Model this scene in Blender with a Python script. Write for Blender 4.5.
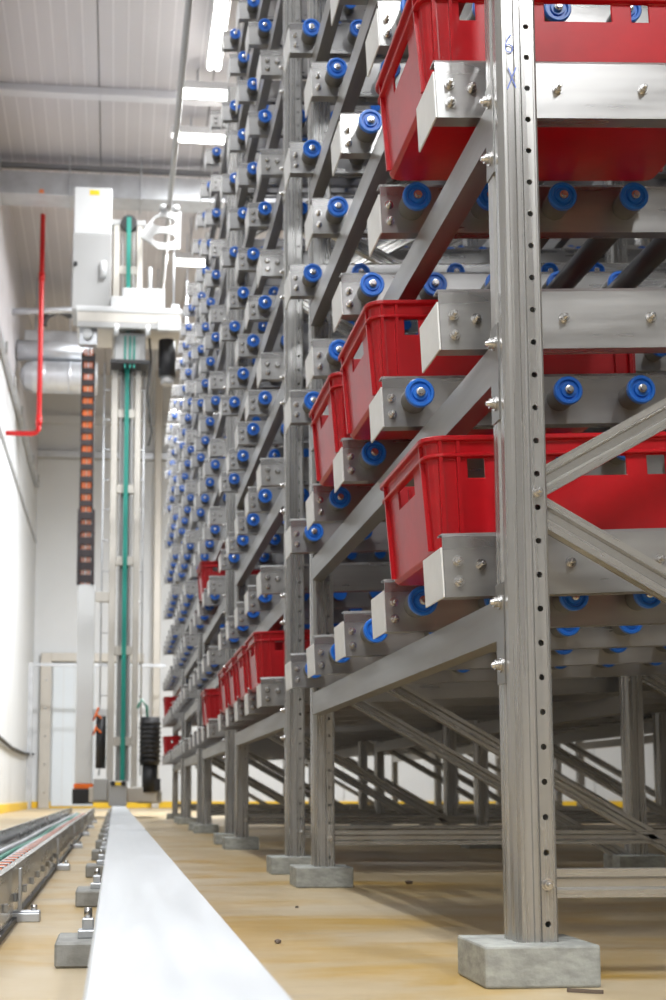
import bpy, bmesh, math, random
from mathutils import Vector, Matrix
random.seed(7)
scene = bpy.context.scene
COL = scene.collection
for o in list(bpy.data.objects):
    bpy.data.objects.remove(o)

# ------------------------------------------------------------------ camera
CAM_H = 0.285
FPX, PX, PY = 1400.0, 260.0, 617.0            # focal length and principal point in pixels of 666x1000
PITCH = math.atan((793.5 - PY) / FPX)
YAW = math.atan((PX - 114.5) * math.cos(PITCH) / FPX)
cd = bpy.data.cameras.new('camera')
cam = bpy.data.objects.new('camera', cd)
COL.objects.link(cam)
cam.location = (0, 0, CAM_H)
cam.rotation_euler = (math.pi / 2 + PITCH, 0, -YAW)
cd.sensor_fit = 'VERTICAL'
cd.sensor_height = 36.0
cd.sensor_width = 24.0
cd.lens = FPX * 36.0 / 1000.0
cd.shift_x = (333.0 - PX) / 1000.0
cd.shift_y = (PY - 500.0) / 1000.0
cd.clip_start = 0.02
cd.clip_end = 200
cd.dof.use_dof = True
cd.dof.focus_distance = 2.35
cd.dof.aperture_fstop = 9.0
scene.camera = cam

# ------------------------------------------------------------------ world and exposure
w = bpy.data.worlds.new('hall_world')
scene.world = w
w.use_nodes = True
w.node_tree.nodes['Background'].inputs[0].default_value = (0.9, 0.95, 1.0, 1)
w.node_tree.nodes['Background'].inputs[1].default_value = 0.3
vs = scene.view_settings
vs.view_transform = 'Standard'
vs.look = 'None'
vs.gamma = 1.0
vs.use_curve_mapping = False
vs.exposure = 0.42

# ceiling lamps of the hall: x, y, height, direction, watts, label
LAMPS = [(-0.7, -3.5, 8.5, 'Y', 110, 'twin tube lamp over the aisle behind the camera'),
         (-0.7, 0.5, 8.5, 'Y', 180, 'twin tube lamp over the aisle right above the camera'),
         (-0.7, 4.5, 8.5, 'Y', 160, 'twin tube lamp over the aisle beside the nearest rack'),
         (-0.7, 9.0, 8.5, 'Y', 120, 'twin tube lamp over the aisle beside the third rack'),
         (1.02, 14.2, 8.5, 'Y', 150, 'white twin tube lamp running along the aisle at the top of the picture'),
         (1.47, 15.62, 8.5, 'X', 70, 'white crosswise ceiling lamp on the line of the white ceiling beam'),
         (1.45, 16.75, 8.5, 'X', 70, 'white crosswise ceiling lamp between the white beam and the duct'),
         (1.62, 19.9, 8.1, 'X', 300, 'glaring crosswise lamp beside the head of the crane'),
         (1.60, 20.5, 6.0, 'X', 420, 'glaring crosswise lamp hung low beyond the rack, level with the crane platform'),
         (1.9, 12.6, 6.2, 'X', 200, 'crosswise lamp hung above the far end of the racks'),
         (-0.75, -2.6, 4.9, 'Y', 190, 'low hung twin tube lamp behind the camera, over the left of the aisle'),
         (2.1, -2.2, 5.2, 'Y', 160, 'low hung twin tube lamp behind the camera, right of the aisle')]

# ------------------------------------------------------------------ materials
MATS = {}
def material(name, color, rough=0.5, metal=0.0, vary=0.0, scale=(6, 6, 6), detail=5.0, bump=0.0, bscale=40.0,
             color2=None, lo=0.35, hi=0.65, emit=None, estr=0.0, rvary=0.0, coat=0.0, spec=None):
    m = bpy.data.materials.new(name)
    m.use_nodes = True
    nt = m.node_tree
    b = nt.nodes['Principled BSDF']
    b.inputs['Base Color'].default_value = (*color, 1)
    b.inputs['Roughness'].default_value = rough
    b.inputs['Metallic'].default_value = metal
    if coat: b.inputs['Coat Weight'].default_value = coat
    if spec is not None: b.inputs['Specular IOR Level'].default_value = spec
    if emit:
        b.inputs['Emission Color'].default_value = (*emit, 1)
        b.inputs['Emission Strength'].default_value = estr
    if vary or color2 or rvary or bump:
        tc = nt.nodes.new('ShaderNodeTexCoord')
        mp = nt.nodes.new('ShaderNodeMapping')
        mp.inputs['Scale'].default_value = scale
        nt.links.new(tc.outputs['Object'], mp.inputs['Vector'])
        nz = nt.nodes.new('ShaderNodeTexNoise')
        nz.inputs['Scale'].default_value = 1.0
        nz.inputs['Detail'].default_value = detail
        nz.inputs['Roughness'].default_value = 0.6
        nt.links.new(mp.outputs['Vector'], nz.inputs['Vector'])
        if vary or color2:
            cr = nt.nodes.new('ShaderNodeValToRGB')
            c2 = color2 if color2 else tuple(max(0, c * (1 - vary)) for c in color)
            cr.color_ramp.elements[0].position = lo
            cr.color_ramp.elements[1].position = hi
            cr.color_ramp.elements[0].color = (*c2, 1)
            cr.color_ramp.elements[1].color = (*color, 1)
            nt.links.new(nz.outputs['Fac'], cr.inputs['Fac'])
            nt.links.new(cr.outputs['Color'], b.inputs['Base Color'])
        if rvary:
            mr = nt.nodes.new('ShaderNodeMapRange')
            mr.inputs['From Min'].default_value = 0.3
            mr.inputs['From Max'].default_value = 0.7
            mr.inputs['To Min'].default_value = max(0.02, rough - rvary)
            mr.inputs['To Max'].default_value = rough + rvary
            nt.links.new(nz.outputs['Fac'], mr.inputs['Value'])
            nt.links.new(mr.outputs['Result'], b.inputs['Roughness'])
        if bump:
            n2 = nt.nodes.new('ShaderNodeTexNoise')
            n2.inputs['Scale'].default_value = bscale
            n2.inputs['Detail'].default_value = 4
            nt.links.new(tc.outputs['Object'], n2.inputs['Vector'])
            bp = nt.nodes.new('ShaderNodeBump')
            bp.inputs['Strength'].default_value = bump
            bp.inputs['Distance'].default_value = 0.004
            nt.links.new(n2.outputs['Fac'], bp.inputs['Height'])
            nt.links.new(bp.outputs['Normal'], b.inputs['Normal'])
    MATS[name] = m
    return m

material('post_steel', (0.42, 0.415, 0.405), 0.28, 0.75, 0.14, (60, 60, 1.2), detail=2.0, rvary=0.08)
material('beam_steel', (0.40, 0.395, 0.39), 0.32, 0.8, 0.16, (2, 10, 16), detail=3.0, rvary=0.10)
material('plate_steel', (0.74, 0.74, 0.73), 0.42, 0.3, 0.10, (12, 12, 12), rvary=0.05)
material('tie_steel', (0.31, 0.305, 0.295), 0.36, 0.85, 0.14, (30, 1.5, 30), detail=2.0, rvary=0.08)
material('brace_steel', (0.44, 0.43, 0.41), 0.27, 0.75, 0.12, (1.5, 40, 40), detail=2.0, rvary=0.08)
material('bolt_steel', (0.56, 0.55, 0.54), 0.25, 1.0)
material('roller_grey', (0.12, 0.118, 0.112), 0.45, 0.0, 0.15, (30, 30, 30))
material('roller_dark', (0.055, 0.06, 0.07), 0.4, 0.0)
material('cap_blue', (0.012, 0.135, 0.56), 0.32, 0.0, spec=0.5)
material('crate_red', (0.43, 0.0025, 0.008), 0.33, 0.0, 0.22, (9, 9, 9), bump=0.03, bscale=60, spec=0.45)
material('plinth_concrete', (0.36, 0.37, 0.345), 0.75, 0.0, 0.35, (25, 25, 60), bump=0.3, bscale=120)
material('sleeper_concrete', (0.29, 0.29, 0.275), 0.7, 0.0, 0.3, (20, 20, 50), bump=0.3, bscale=90)
material('rail_paint', (0.55, 0.572, 0.595), 0.38, 0.05, 0.06, (30, 1.5, 10), rvary=0.07)
material('wall_white', (0.68, 0.70, 0.72), 0.5, 0.0, 0.03, (1, 1, 1))
material('ceiling_panel', (0.64, 0.62, 0.64), 0.38, 0.1, 0.06, (2, 0.5, 1))
material('panel_rib', (0.76, 0.74, 0.76), 0.38, 0.1)
material('seam_dark', (0.33, 0.33, 0.34), 0.7)
material('ceiling_beam', (0.72, 0.72, 0.75), 0.5)
material('yellow_paint', (0.85, 0.55, 0.03), 0.5)
material('galvanised', (0.60, 0.62, 0.65), 0.42, 0.6, 0.2, (4, 4, 4), rvary=0.1)
material('stainless', (0.66, 0.65, 0.63), 0.25, 0.9, 0.1, (20, 2, 20), rvary=0.06)
material('mast_beige', (0.56, 0.53, 0.48), 0.45, 0.25, 0.08, (6, 6, 2))
material('crane_white', (0.62, 0.63, 0.63), 0.45, 0.0)
material('crane_grey', (0.38, 0.38, 0.375), 0.45, 0.2)
material('belt_green', (0.0, 0.23, 0.18), 0.5)
material('black_rubber', (0.012, 0.012, 0.014), 0.45)
material('chain_black', (0.03, 0.02, 0.022), 0.5)
material('cable_orange', (0.85, 0.16, 0.01), 0.5)
material('cable_green', (0.05, 0.25, 0.18), 0.5)
material('pipe_red', (0.62, 0.01, 0.012), 0.4)
material('hose_dark', (0.05, 0.05, 0.05), 0.7)
material('lamp_housing', (0.8, 0.8, 0.8), 0.5)
material('lamp_tube', (1, 1, 1), 0.5, emit=(1.0, 0.98, 0.95), estr=9.0)
material('door_white', (0.72, 0.78, 0.84), 0.45)
material('sticker_yellow', (0.9, 0.6, 0.02), 0.5)
material('sticker_white', (0.85, 0.85, 0.85), 0.5)
material('sticker_orange', (0.9, 0.25, 0.08), 0.5)
material('marker_blue', (0.10, 0.16, 0.55), 0.6)
material('debris_dark', (0.12, 0.09, 0.07), 0.8)

def floor_material():
    m = material('floor_epoxy', (0.60, 0.50, 0.36), 0.32, 0.0)
    nt = m.node_tree; N = nt.nodes; L = nt.links
    b = N['Principled BSDF']
    tc = N.new('ShaderNodeTexCoord')
    def noise(sc, detail=6, rough=0.6, dist=0.0):
        mp = N.new('ShaderNodeMapping'); mp.inputs['Scale'].default_value = sc
        L.new(tc.outputs['Object'], mp.inputs['Vector'])
        n = N.new('ShaderNodeTexNoise'); n.inputs['Scale'].default_value = 1
        n.inputs['Detail'].default_value = detail; n.inputs['Roughness'].default_value = rough
        n.inputs['Distortion'].default_value = dist
        L.new(mp.outputs['Vector'], n.inputs['Vector']); return n
    def ramp(n, lo, hi, c0=(0, 0, 0, 1), c1=(1, 1, 1, 1)):
        r = N.new('ShaderNodeValToRGB')
        r.color_ramp.elements[0].position = lo; r.color_ramp.elements[1].position = hi
        r.color_ramp.elements[0].color = c0; r.color_ramp.elements[1].color = c1
        L.new(n.outputs['Fac'], r.inputs['Fac']); return r
    base = ramp(noise((1.3, 1.6, 1), 5), 0.3, 0.7, (0.40, 0.295, 0.145, 1), (0.53, 0.45, 0.325, 1))
    stain = ramp(noise((1.1, 2.6, 1), 7, 0.65, 0.6), 0.47, 0.64)
    dirt = ramp(noise((2.0, 4.0, 1), 8, 0.7, 0.3), 0.58, 0.78)
    mx = N.new('ShaderNodeMix'); mx.data_type = 'RGBA'
    L.new(stain.outputs['Color'], mx.inputs[0]); L.new(base.outputs['Color'], mx.inputs[6])
    mx.inputs[7].default_value = (0.43, 0.27, 0.065, 1)
    m2 = N.new('ShaderNodeMix'); m2.data_type = 'RGBA'
    L.new(dirt.outputs['Color'], m2.inputs[0]); L.new(mx.outputs[2], m2.inputs[6])
    m2.inputs[7].default_value = (0.30, 0.25, 0.19, 1)
    L.new(m2.outputs[2], b.inputs['Base Color'])
    rr = N.new('ShaderNodeMapRange')
    n3 = noise((5, 5, 1), 4)
    rr.inputs['To Min'].default_value = 0.22; rr.inputs['To Max'].default_value = 0.5
    L.new(n3.outputs['Fac'], rr.inputs['Value']); L.new(rr.outputs['Result'], b.inputs['Roughness'])
    bp = N.new('ShaderNodeBump'); bp.inputs['Strength'].default_value = 0.12; bp.inputs['Distance'].default_value = 0.004
    L.new(noise((14, 14, 14), 5).outputs['Fac'], bp.inputs['Height']); L.new(bp.outputs['Normal'], b.inputs['Normal'])
floor_material()

# ------------------------------------------------------------------ mesh helpers
class MB:
    def __init__(self):
        self.v = []; self.f = []; self.m = []; self.s = []
    def add(self, verts, faces, mat=0, smooth=False):
        k = len(self.v)
        self.v += [tuple(p) for p in verts]
        for fc in faces:
            self.f.append(tuple(k + i for i in fc)); self.m.append(mat); self.s.append(smooth)
        return self
    def box(self, x0, x1, y0, y1, z0, z1, mat=0):
        v = [(x0, y0, z0), (x1, y0, z0), (x1, y1, z0), (x0, y1, z0), (x0, y0, z1), (x1, y0, z1), (x1, y1, z1), (x0, y1, z1)]
        return self.add(v, [(0, 3, 2, 1), (4, 5, 6, 7), (0, 1, 5, 4), (1, 2, 6, 5), (2, 3, 7, 6), (3, 0, 4, 7)], mat)
    def bar(self, p0, p1, wid, hgt, up=(0, 0, 1), mat=0):
        p0 = Vector(p0); p1 = Vector(p1); d = (p1 - p0).normalized()
        s = d.cross(Vector(up)).normalized(); u = s.cross(d).normalized()
        v = []
        for p in (p0, p1):
            for a, b in ((-1, -1), (1, -1), (1, 1), (-1, 1)):
                v.append(p + s * (a * wid / 2) + u * (b * hgt / 2))
        return self.add(v, [(0, 3, 2, 1), (4, 5, 6, 7), (0, 1, 5, 4), (1, 2, 6, 5), (2, 3, 7, 6), (3, 0, 4, 7)], mat)
    def cyl(self, p0, p1, r, n=12, mat=0, r1=None, cap=True):
        p0 = Vector(p0); p1 = Vector(p1); d = (p1 - p0).normalized()
        a = Vector((0, 0, 1)) if abs(d.z) < 0.9 else Vector((1, 0, 0))
        s = d.cross(a).normalized(); u = s.cross(d).normalized()
        r1 = r if r1 is None else r1
        v = []
        for p, rr in ((p0, r), (p1, r1)):
            for i in range(n):
                t = 2 * math.pi * i / n
                v.append(p + s * (math.cos(t) * rr) + u * (math.sin(t) * rr))
        self.add(v, [(i, (i + 1) % n, n + (i + 1) % n, n + i) for i in range(n)], mat, True)
        if cap:
            k = len(self.v) - 2 * n
            self.f.append(tuple(k + i for i in range(n - 1, -1, -1))); self.m.append(mat); self.s.append(False)
            self.f.append(tuple(k + n + i for i in range(n))); self.m.append(mat); self.s.append(False)
        return self
    def tube(self, pts, r, n=8, mat=0):
        pts = [Vector(p) for p in pts]
        rings = []
        for i, p in enumerate(pts):
            d = (pts[min(i + 1, len(pts) - 1)] - pts[max(i - 1, 0)]).normalized()
            a = Vector((0, 0, 1)) if abs(d.z) < 0.9 else Vector((0, 1, 0))
            s = d.cross(a).normalized(); u = s.cross(d).normalized()
            rings.append([p + s * (math.cos(2 * math.pi * k / n) * r) + u * (math.sin(2 * math.pi * k / n) * r) for k in range(n)])
        v = [q for rg in rings for q in rg]
        fs = []
        for i in range(len(pts) - 1):
            for k in range(n):
                fs.append((i * n + k, i * n + (k + 1) % n, (i + 1) * n + (k + 1) % n, (i + 1) * n + k))
        self.add(v, fs, mat, True)
        return self.add(rings[0], [tuple(range(n - 1, -1, -1))], mat).add(rings[-1], [tuple(range(n))], mat)
    def lathe_y(self, prof, n=16, mats=None):
        """prof: list of (y, r); revolved about the Y axis"""
        v = []
        for y, r in prof:
            for i in range(n):
                t = 2 * math.pi * i / n
                v.append((math.cos(t) * r, y, math.sin(t) * r))
        for j in range(len(prof) - 1):
            mt = mats[j] if mats else 0
            fl = abs(prof[j][0] - prof[j + 1][0]) > 1e-5
            k = len(self.v)
            self.add(v[j * n:(j + 2) * n], [(i, n + i, n + (i + 1) % n, (i + 1) % n) for i in range(n)], mt, fl)
        if prof[-1][1] > 1e-6:
            self.add(v[-n:], [tuple(range(n))], mats[-1] if mats else 0)
        return self
    def sheet(self, prof, z0, z1, mat=0, closed=False):
        """prof: list of (x, y), extruded in z as a sheet"""
        n = len(prof)
        v = [(x, y, z0) for x, y in prof] + [(x, y, z1) for x, y in prof]
        m = n if closed else n - 1
        return self.add(v, [(i, (i + 1) % n, n + (i + 1) % n, n + i) for i in range(m)], mat)
    def prism(self, outline, y0, y1, mat=0):
        """outline: (x, z) polygon, extruded along y"""
        n = len(outline)
        v = [(x, y0, z) for x, z in outline] + [(x, y1, z) for x, z in outline]
        fs = [tuple(range(n)), tuple(range(2 * n - 1, n - 1, -1))]
        fs += [(i, n + i, n + (i + 1) % n, (i + 1) % n) for i in range(n)]
        return self.add(v, fs, mat)
    def mesh(self, name, mats, bevel=0.0, segs=1):
        me = bpy.data.meshes.new(name)
        me.from_pydata(self.v, [], self.f)
        if isinstance(mats, str): mats = [mats]
        for mm in mats: me.materials.append(MATS[mm])
        for p, mi, sm in zip(me.polygons, self.m, self.s):
            p.material_index = mi; p.use_smooth = sm
        bm = bmesh.new(); bm.from_mesh(me)
        if bevel:
            bmesh.ops.remove_doubles(bm, verts=bm.verts, dist=1e-6)
            es = [e for e in bm.edges if len(e.link_faces) == 2 and e.calc_face_angle(0) > 0.6]
            bmesh.ops.bevel(bm, geom=es, offset=bevel, segments=segs, affect='EDGES', profile=0.5, clamp_overlap=True)
        bmesh.ops.recalc_face_normals(bm, faces=bm.faces)
        bm.to_mesh(me); bm.free()
        me.update()
        return me

def obj(name, me, parent=None, loc=(0, 0, 0), rot=(0, 0, 0)):
    o = bpy.data.objects.new(name, me)
    COL.objects.link(o)
    o.location = loc; o.rotation_euler = rot
    if parent is not None: o.parent = parent
    return o
def thing(name, label, cat, loc=(0, 0, 0), rot=(0, 0, 0), group=None):
    o = obj(name, None, None, loc, rot)
    o['label'] = label; o['category'] = cat
    if group: o['group'] = group
    return o
def tag(o, label, cat, group=None):
    o['label'] = label; o['category'] = cat
    if group: o['group'] = group
    return o
def struct(name, me, label=None, cat=None, loc=(0, 0, 0)):
    o = obj(name, me, None, loc)
    o['kind'] = 'structure'
    if label: o['label'] = label
    if cat: o['category'] = cat
    return o

# ------------------------------------------------------------------ the hall
XL, XR, YN, YF, ZC = -1.65, 16.0, -12.0, 28.0, 8.8
fl = struct('floor', MB().box(XL - .3, XR + .3, YN - .3, YF + .3, -0.2, 0).mesh('floor', 'floor_epoxy'),
            'tan epoxy coated concrete floor with yellow stains', 'floor')
def panel_wall(name, label, axis, a0, a1, pos, sgn, wid, z1, mat='wall_white', upper=False):
    """wall backing plus one child per panel; axis: direction the wall runs along"""
    t = 0.12
    if axis == 'X':
        bk = MB().box(a0, a1, min(pos, pos + sgn * t), max(pos, pos + sgn * t), -0.1, z1 + 0.2)
    else:
        bk = MB().box(min(pos, pos + sgn * t), max(pos, pos + sgn * t), a0, a1, -0.1, z1 + 0.2)
    wl = struct(name, bk.mesh(name, 'seam_dark'), label, 'wall')
    n = int(math.ceil((a1 - a0) / wid)); ww = (a1 - a0) / n
    if axis == 'X':
        pm = MB().box(0.006, ww - 0.006, -0.02, 0.02, 0, z1).mesh('panel', mat, 0.004)
    else:
        pm = MB().box(-0.02, 0.02, 0.006, ww - 0.006, 0, 6.31 if upper else z1).mesh('panel', mat, 0.004)
    if upper:
        um = MB().box(-0.02, 0.024, 0.006, ww - 0.006, 6.32, z1).mesh('upper_panel', 'ceiling_panel', 0.004)
        for i in range(n): obj('upper_panel', um, wl, (pos, a0 + i * ww, 0))
    for i in range(n):
        loc = (a0 + i * ww, pos, 0) if axis == 'X' else (pos, a0 + i * ww, 0)
        obj('panel', pm, wl, loc)
    return wl
panel_wall('wall_far', 'white insulated panel wall at the far end of the aisle', 'X', XL, XR, YF, 1, 1.1, ZC)
panel_wall('wall_left', 'white insulated panel wall along the left of the aisle', 'Y', YN, YF, XL, -1, 1.15, ZC, upper=True)
panel_wall('wall_right', 'white insulated panel wall behind the racks', 'Y', YN, YF, XR, 1, 2.3, ZC)
panel_wall('wall_near', 'white insulated panel wall behind the viewer', 'X', XL, XR, YN, -1, 2.3, ZC)
ce = struct('ceiling', MB().box(XL - .3, XR + .3, YN - .3, YF + .3, ZC, ZC + 0.2).mesh('ceiling', 'seam_dark'),
            'grey ribbed panel ceiling', 'ceiling')
nC = 13; cw = (XR - XL) / nC
cm = MB(); cm.box(0.008, cw - 0.008, 0, 1, -0.03, 0)
cpm = cm.mesh('ceiling_panel', 'ceiling_panel')
rb = MB()
for k in range(1, 8):
    rb.box(k * cw / 8 - 0.009, k * cw / 8 + 0.009, 0, 1, -0.036, -0.03)
rbm = rb.mesh('panel_ribs', 'panel_rib')
for i in range(nC):
    for (ya, yb) in ((YN, 16.2), (16.2, YF)):
        p = obj('panel', cpm, ce, (XL + i * cw, ya, ZC)); p.scale = (1, yb - ya - 0.006, 1)
        r = obj('panel_ribs', rbm, p)
        r['kind'] = 'stuff'
struct('baseboard_far', MB().box(XL, XR, YF - 0.05, YF - 0.02, 0, 0.13).mesh('baseboard_far', 'yellow_paint', 0.004),
       'yellow kick strip along the foot of the far wall', 'baseboard')
struct('baseboard_left', MB().box(XL + 0.02, XL + 0.05, YN, YF - 0.05, 0, 0.13).mesh('baseboard_left', 'yellow_paint', 0.004),
       'yellow kick strip along the foot of the left wall', 'baseboard')
struct('trim_1', MB().box(XL, XR, 16.12, 16.28, ZC - 0.13, ZC - 0.03).mesh('trim_1', 'ceiling_beam', 0.01),
       'white joint beam across the grey ceiling', 'beam')
struct('trim_2', MB().box(XL, XR, YF - 0.18, YF - 0.02, 7.0, 7.14).mesh('trim_2', 'galvanised', 0.01),
       'grey horizontal rail high across the far wall', 'beam')
struct('trim_3', MB().box(XL, XR, YF - 0.10, YF - 0.02, 7.72, 7.90).mesh('trim_3', 'wall_white', 0.01),
       'white horizontal band above the grey rail of the far wall', 'beam')

# door in the far wall
def far_door():
    d = struct('door_1', MB().box(-1.24, -0.42, YF - 0.07, YF - 0.022, 0.04, 2.86).mesh('door_1', 'door_white', 0.006),
               'pale blue-white sliding door in the far wall behind the crane', 'door')
    obj('door_frame', MB().box(-1.48, -1.27, YF - 0.16, YF - 0.022, 0.0, 3.05).mesh('door_frame', 'mast_beige', 0.006), d)
    obj('door_frame', MB().box(-1.27, 0.55, YF - 0.16, YF - 0.022, 2.88, 3.05).mesh('door_frame', 'mast_beige', 0.006), d)
    bm_ = MB()
    bm_.cyl((0, 0, 0), (0, -0.015, 0), 0.022, 8)
    bmesh_ = bm_.mesh('door_bolt', 'bolt_steel')
    for z in (0.3, 0.85, 1.4, 1.95, 2.5): obj('bolt', bmesh_, d, (-1.37, YF - 0.16, z))
    for x in (-1.03, -0.82, -0.61):
        obj('door_rib', MB().box(x - 0.006, x + 0.006, YF - 0.078, YF - 0.07, 0.06, 2.84).mesh('door_rib', 'wall_white'), d)
far_door()
fb = thing('guard_fence', 'thin grey steel guard frame standing before the far wall door', 'fence', (0, 26.5, 0))
obj('post', MB().box(-1.83, -1.73, -0.05, 0.05, 0, 2.72).mesh('post', 'galvanised', 0.005), fb)
obj('rail', MB().box(-1.73, 0.75, -0.02, 0.02, 2.66, 2.72).mesh('rail', 'galvanised', 0.004), fb)
fb.location.x = 0.19
tag(obj('steel_column', MB().box(0.72, 0.86, 27.5, 27.66, 0, ZC - 0.03).mesh('steel_column', 'mast_beige', 0.01)),
    'slim beige steel column at the far wall beside the rack end', 'column')
tag(obj('wall_cable', MB().tube([(XL + 0.05, 14, 1.15), (XL + 0.06, 18, 1.10), (XL + 0.06, 22, 0.98), (XL + 0.06, 25, 0.98), (XL + 0.05, 27.9, 1.05)], 0.03, 6).mesh('wall_cable', 'hose_dark')),
    'dark cable sagging along the foot of the left wall', 'cable')
ct = thing('cable_tray', 'grey cable tray fixed high along the left wall', 'cable tray', (XL + 0.06, 0, 6.28))
obj('tray_channel', MB().box(-0.03, 0.05, 8, 27.2, -0.05, 0.05).mesh('tray_channel', 'galvanised', 0.004), ct)
clipm = MB().box(0.05, 0.075, -0.05, 0.05, -0.09, 0.07).mesh('tray_clip', 'crane_grey', 0.004)
for k in range(12): obj('clip', clipm, ct, (0, 9 + k * 1.6, 0))
tag(obj('wall_conduit', MB().tube([(XL + 0.045, 10, 5.15), (XL + 0.045, 27.6, 5.22)], 0.022, 6).mesh('wall_conduit', 'galvanised')),
    'thin grey conduit running along the left wall below the cable tray', 'conduit')

# ------------------------------------------------------------------ ceiling lamps
def lamps():
    hy = MB().box(-0.09, 0.09, -0.85, 0.85, 0.0, 0.10).mesh('lamp_housing', 'lamp_housing', 0.01)
    ty = MB()
    for s in (-0.045, 0.045): ty.cyl((s, -0.8, -0.025), (s, 0.8, -0.025), 0.03, 10)
    tube_y = ty.mesh('lamp_tube', 'lamp_tube')
    rods = {}
    for x, y, z, ax, watts, lab in LAMPS:
        if z not in rods:
            rods[z] = MB().box(-0.012, 0.012, -0.012, 0.012, 0.1, ZC - 0.04 - z).mesh('lamp_rod', 'galvanised')
        t = thing('ceiling_lamp', lab, 'lamp', (x, y, z), (0, 0, 0 if ax == 'Y' else math.pi / 2), 'hall ceiling lamps')
        obj('housing', hy, t); obj('lamp_tube', tube_y, t)
        obj('rod', rods[z], t, (0, -0.6, 0)); obj('rod', rods[z], t, (0, 0.6, 0))
        ld = bpy.data.lights.new('lamp_light', 'AREA'); ld.shape = 'RECTANGLE'
        ld.size = 0.18; ld.size_y = 1.6; ld.energy = watts; ld.color = (0.965, 0.985, 1.0)
        lo = bpy.data.objects.new('lamp_light', ld); COL.objects.link(lo)
        lo.parent = t; lo.location = (0, 0, -0.065)
lamps()

# ------------------------------------------------------------------ red crates
CL, CW, CH = 0.60, 0.42, 0.202
def crate_meshes():
    HX = [-0.22, -0.19, -0.133, -0.10, -0.0625, 0.0625, 0.10, 0.133, 0.19, 0.22]
    HY = [-0.07, 0.07]
    holes_x = {1, 3, 5, 7, 9}            # segment index of the long side that is open
    def ring(ins, z):
        r = max(0.010, 0.034 - ins * 0.6)
        hx, hy = CL / 2 - ins, CW / 2 - ins
        pts = []; tagl = []
        def side(p0, p1, fixed, kind):
            seq = [p0] + fixed + [p1]
            for i, s in enumerate(seq):
                pts.append(kind(s)); tagl.append(('s', i))
        def arc(cx, cy, a0):
            for k in range(1, 4):
                a = a0 + k * math.pi / 8
                pts.append((cx + r * math.cos(a), cy + r * math.sin(a), z))
        side(-hx + r, hx - r, HX, lambda s: (s, -hy, z)); arc(hx - r, -hy + r, -math.pi / 2)
        side(-hy + r, hy - r, HY, lambda s: (hx, s, z)); arc(hx - r, hy - r, 0)
        side(hx - r, -hx + r, HX[::-1], lambda s: (s, hy, z)); arc(-hx + r, hy - r, math.pi / 2)
        side(hy - r, -hy + r, HY[::-1], lambda s: (-hx, s, z)); arc(-hx + r, -hy + r, math.pi)
        return pts
    nL, nS = len(HX) + 2, len(HY) + 2
    starts = [0, nL + 3, nL + 3 + nS + 3, 2 * nL + 9 + nS]
    open_seg = set()
    for s0 in (starts[0], starts[2]):
        for q in holes_x: open_seg.add(s0 + q)
    for s0 in (starts[1], starts[3]): open_seg.add(s0 + 1)
    lev = [(0.0, 0.025), (0.007, 0.018), (0.130, 0.014), (0.164, 0.013), (0.166, 0.003), (0.171, 0.003), (0.173, 0.011),
           (0.192, 0.010), (0.194, 0.0), (0.202, 0.0), (0.202, 0.013), (0.164, 0.0175), (0.130, 0.0185), (0.012, 0.024)]
    rings = [ring(i, z) for z, i in lev]
    n = len(rings[0])
    mb = MB()
    mb.v = [p for r in rings for p in r]
    for j in range(len(rings) - 1):
        for i in range(n):
            if i in open_seg and j in (2, 11): continue
            mb.f.append((j * n + i, j * n + (i + 1) % n, (j + 1) * n + (i + 1) % n, (j + 1) * n + i)); mb.m.append(0); mb.s.append(False)
    for i in open_seg:
        a, b = i, (i + 1) % n
        o0, o1, i1, i0 = 2, 3, 11, 12
        for q in ((o0 * n + a, o0 * n + b, i0 * n + b, i0 * n + a), (o1 * n + a, i1 * n + a, i1 * n + b, o1 * n + b),
                  (o0 * n + a, i0 * n + a, i1 * n + a, o1 * n + a), (o0 * n + b, o1 * n + b, i1 * n + b, i0 * n + b)):
            mb.f.append(q); mb.m.append(0); mb.s.append(False)
    mb.f.append(tuple(range(n - 1, -1, -1))); mb.m.append(0); mb.s.append(False)
    k = (len(rings) - 1) * n
    mb.f.append(tuple(k + i for i in range(n))); mb.m.append(0); mb.s.append(False)
    body = mb.mesh('crate_body', 'crate_red', 0.0012, 1)
    rib = MB().add([(-.004, 0.012, 0.010), (.004, 0.012, 0.010), (.004, -.012, 0.010), (-.004, -.012, 0.010),
                    (-.003, 0.006, 0.194), (.003, 0.006, 0.194), (.003, -.018, 0.194), (-.003, -.018, 0.194)],
                   [(0, 3, 2, 1), (4, 5, 6, 7), (0, 1, 5, 4), (1, 2, 6, 5), (2, 3, 7, 6), (3, 0, 4, 7)]).mesh('crate_rib', 'crate_red')
    return body, rib
CRATE_BODY, CRATE_RIB = crate_meshes()
def make_crate(label, group, loc, rot):
    t = thing('plastic_crate', label, 'crate', loc, rot, group)
    obj('body', CRATE_BODY, t)
    for sy, rz in ((-1, 0), (1, math.pi)):
        for x in (-0.268, -0.237, 0.237, 0.268):
            obj('rib', CRATE_RIB, t, (x, sy * (CW / 2 - 0.022), 0), (0, 0, rz))
    for sx, rz in ((-1, -math.pi / 2), (1, math.pi / 2)):
        for y in (-0.16, 0.16):
            obj('rib', CRATE_RIB, t, (sx * (CL / 2 - 0.022), y, 0), (0, 0, rz))
    return t

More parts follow.
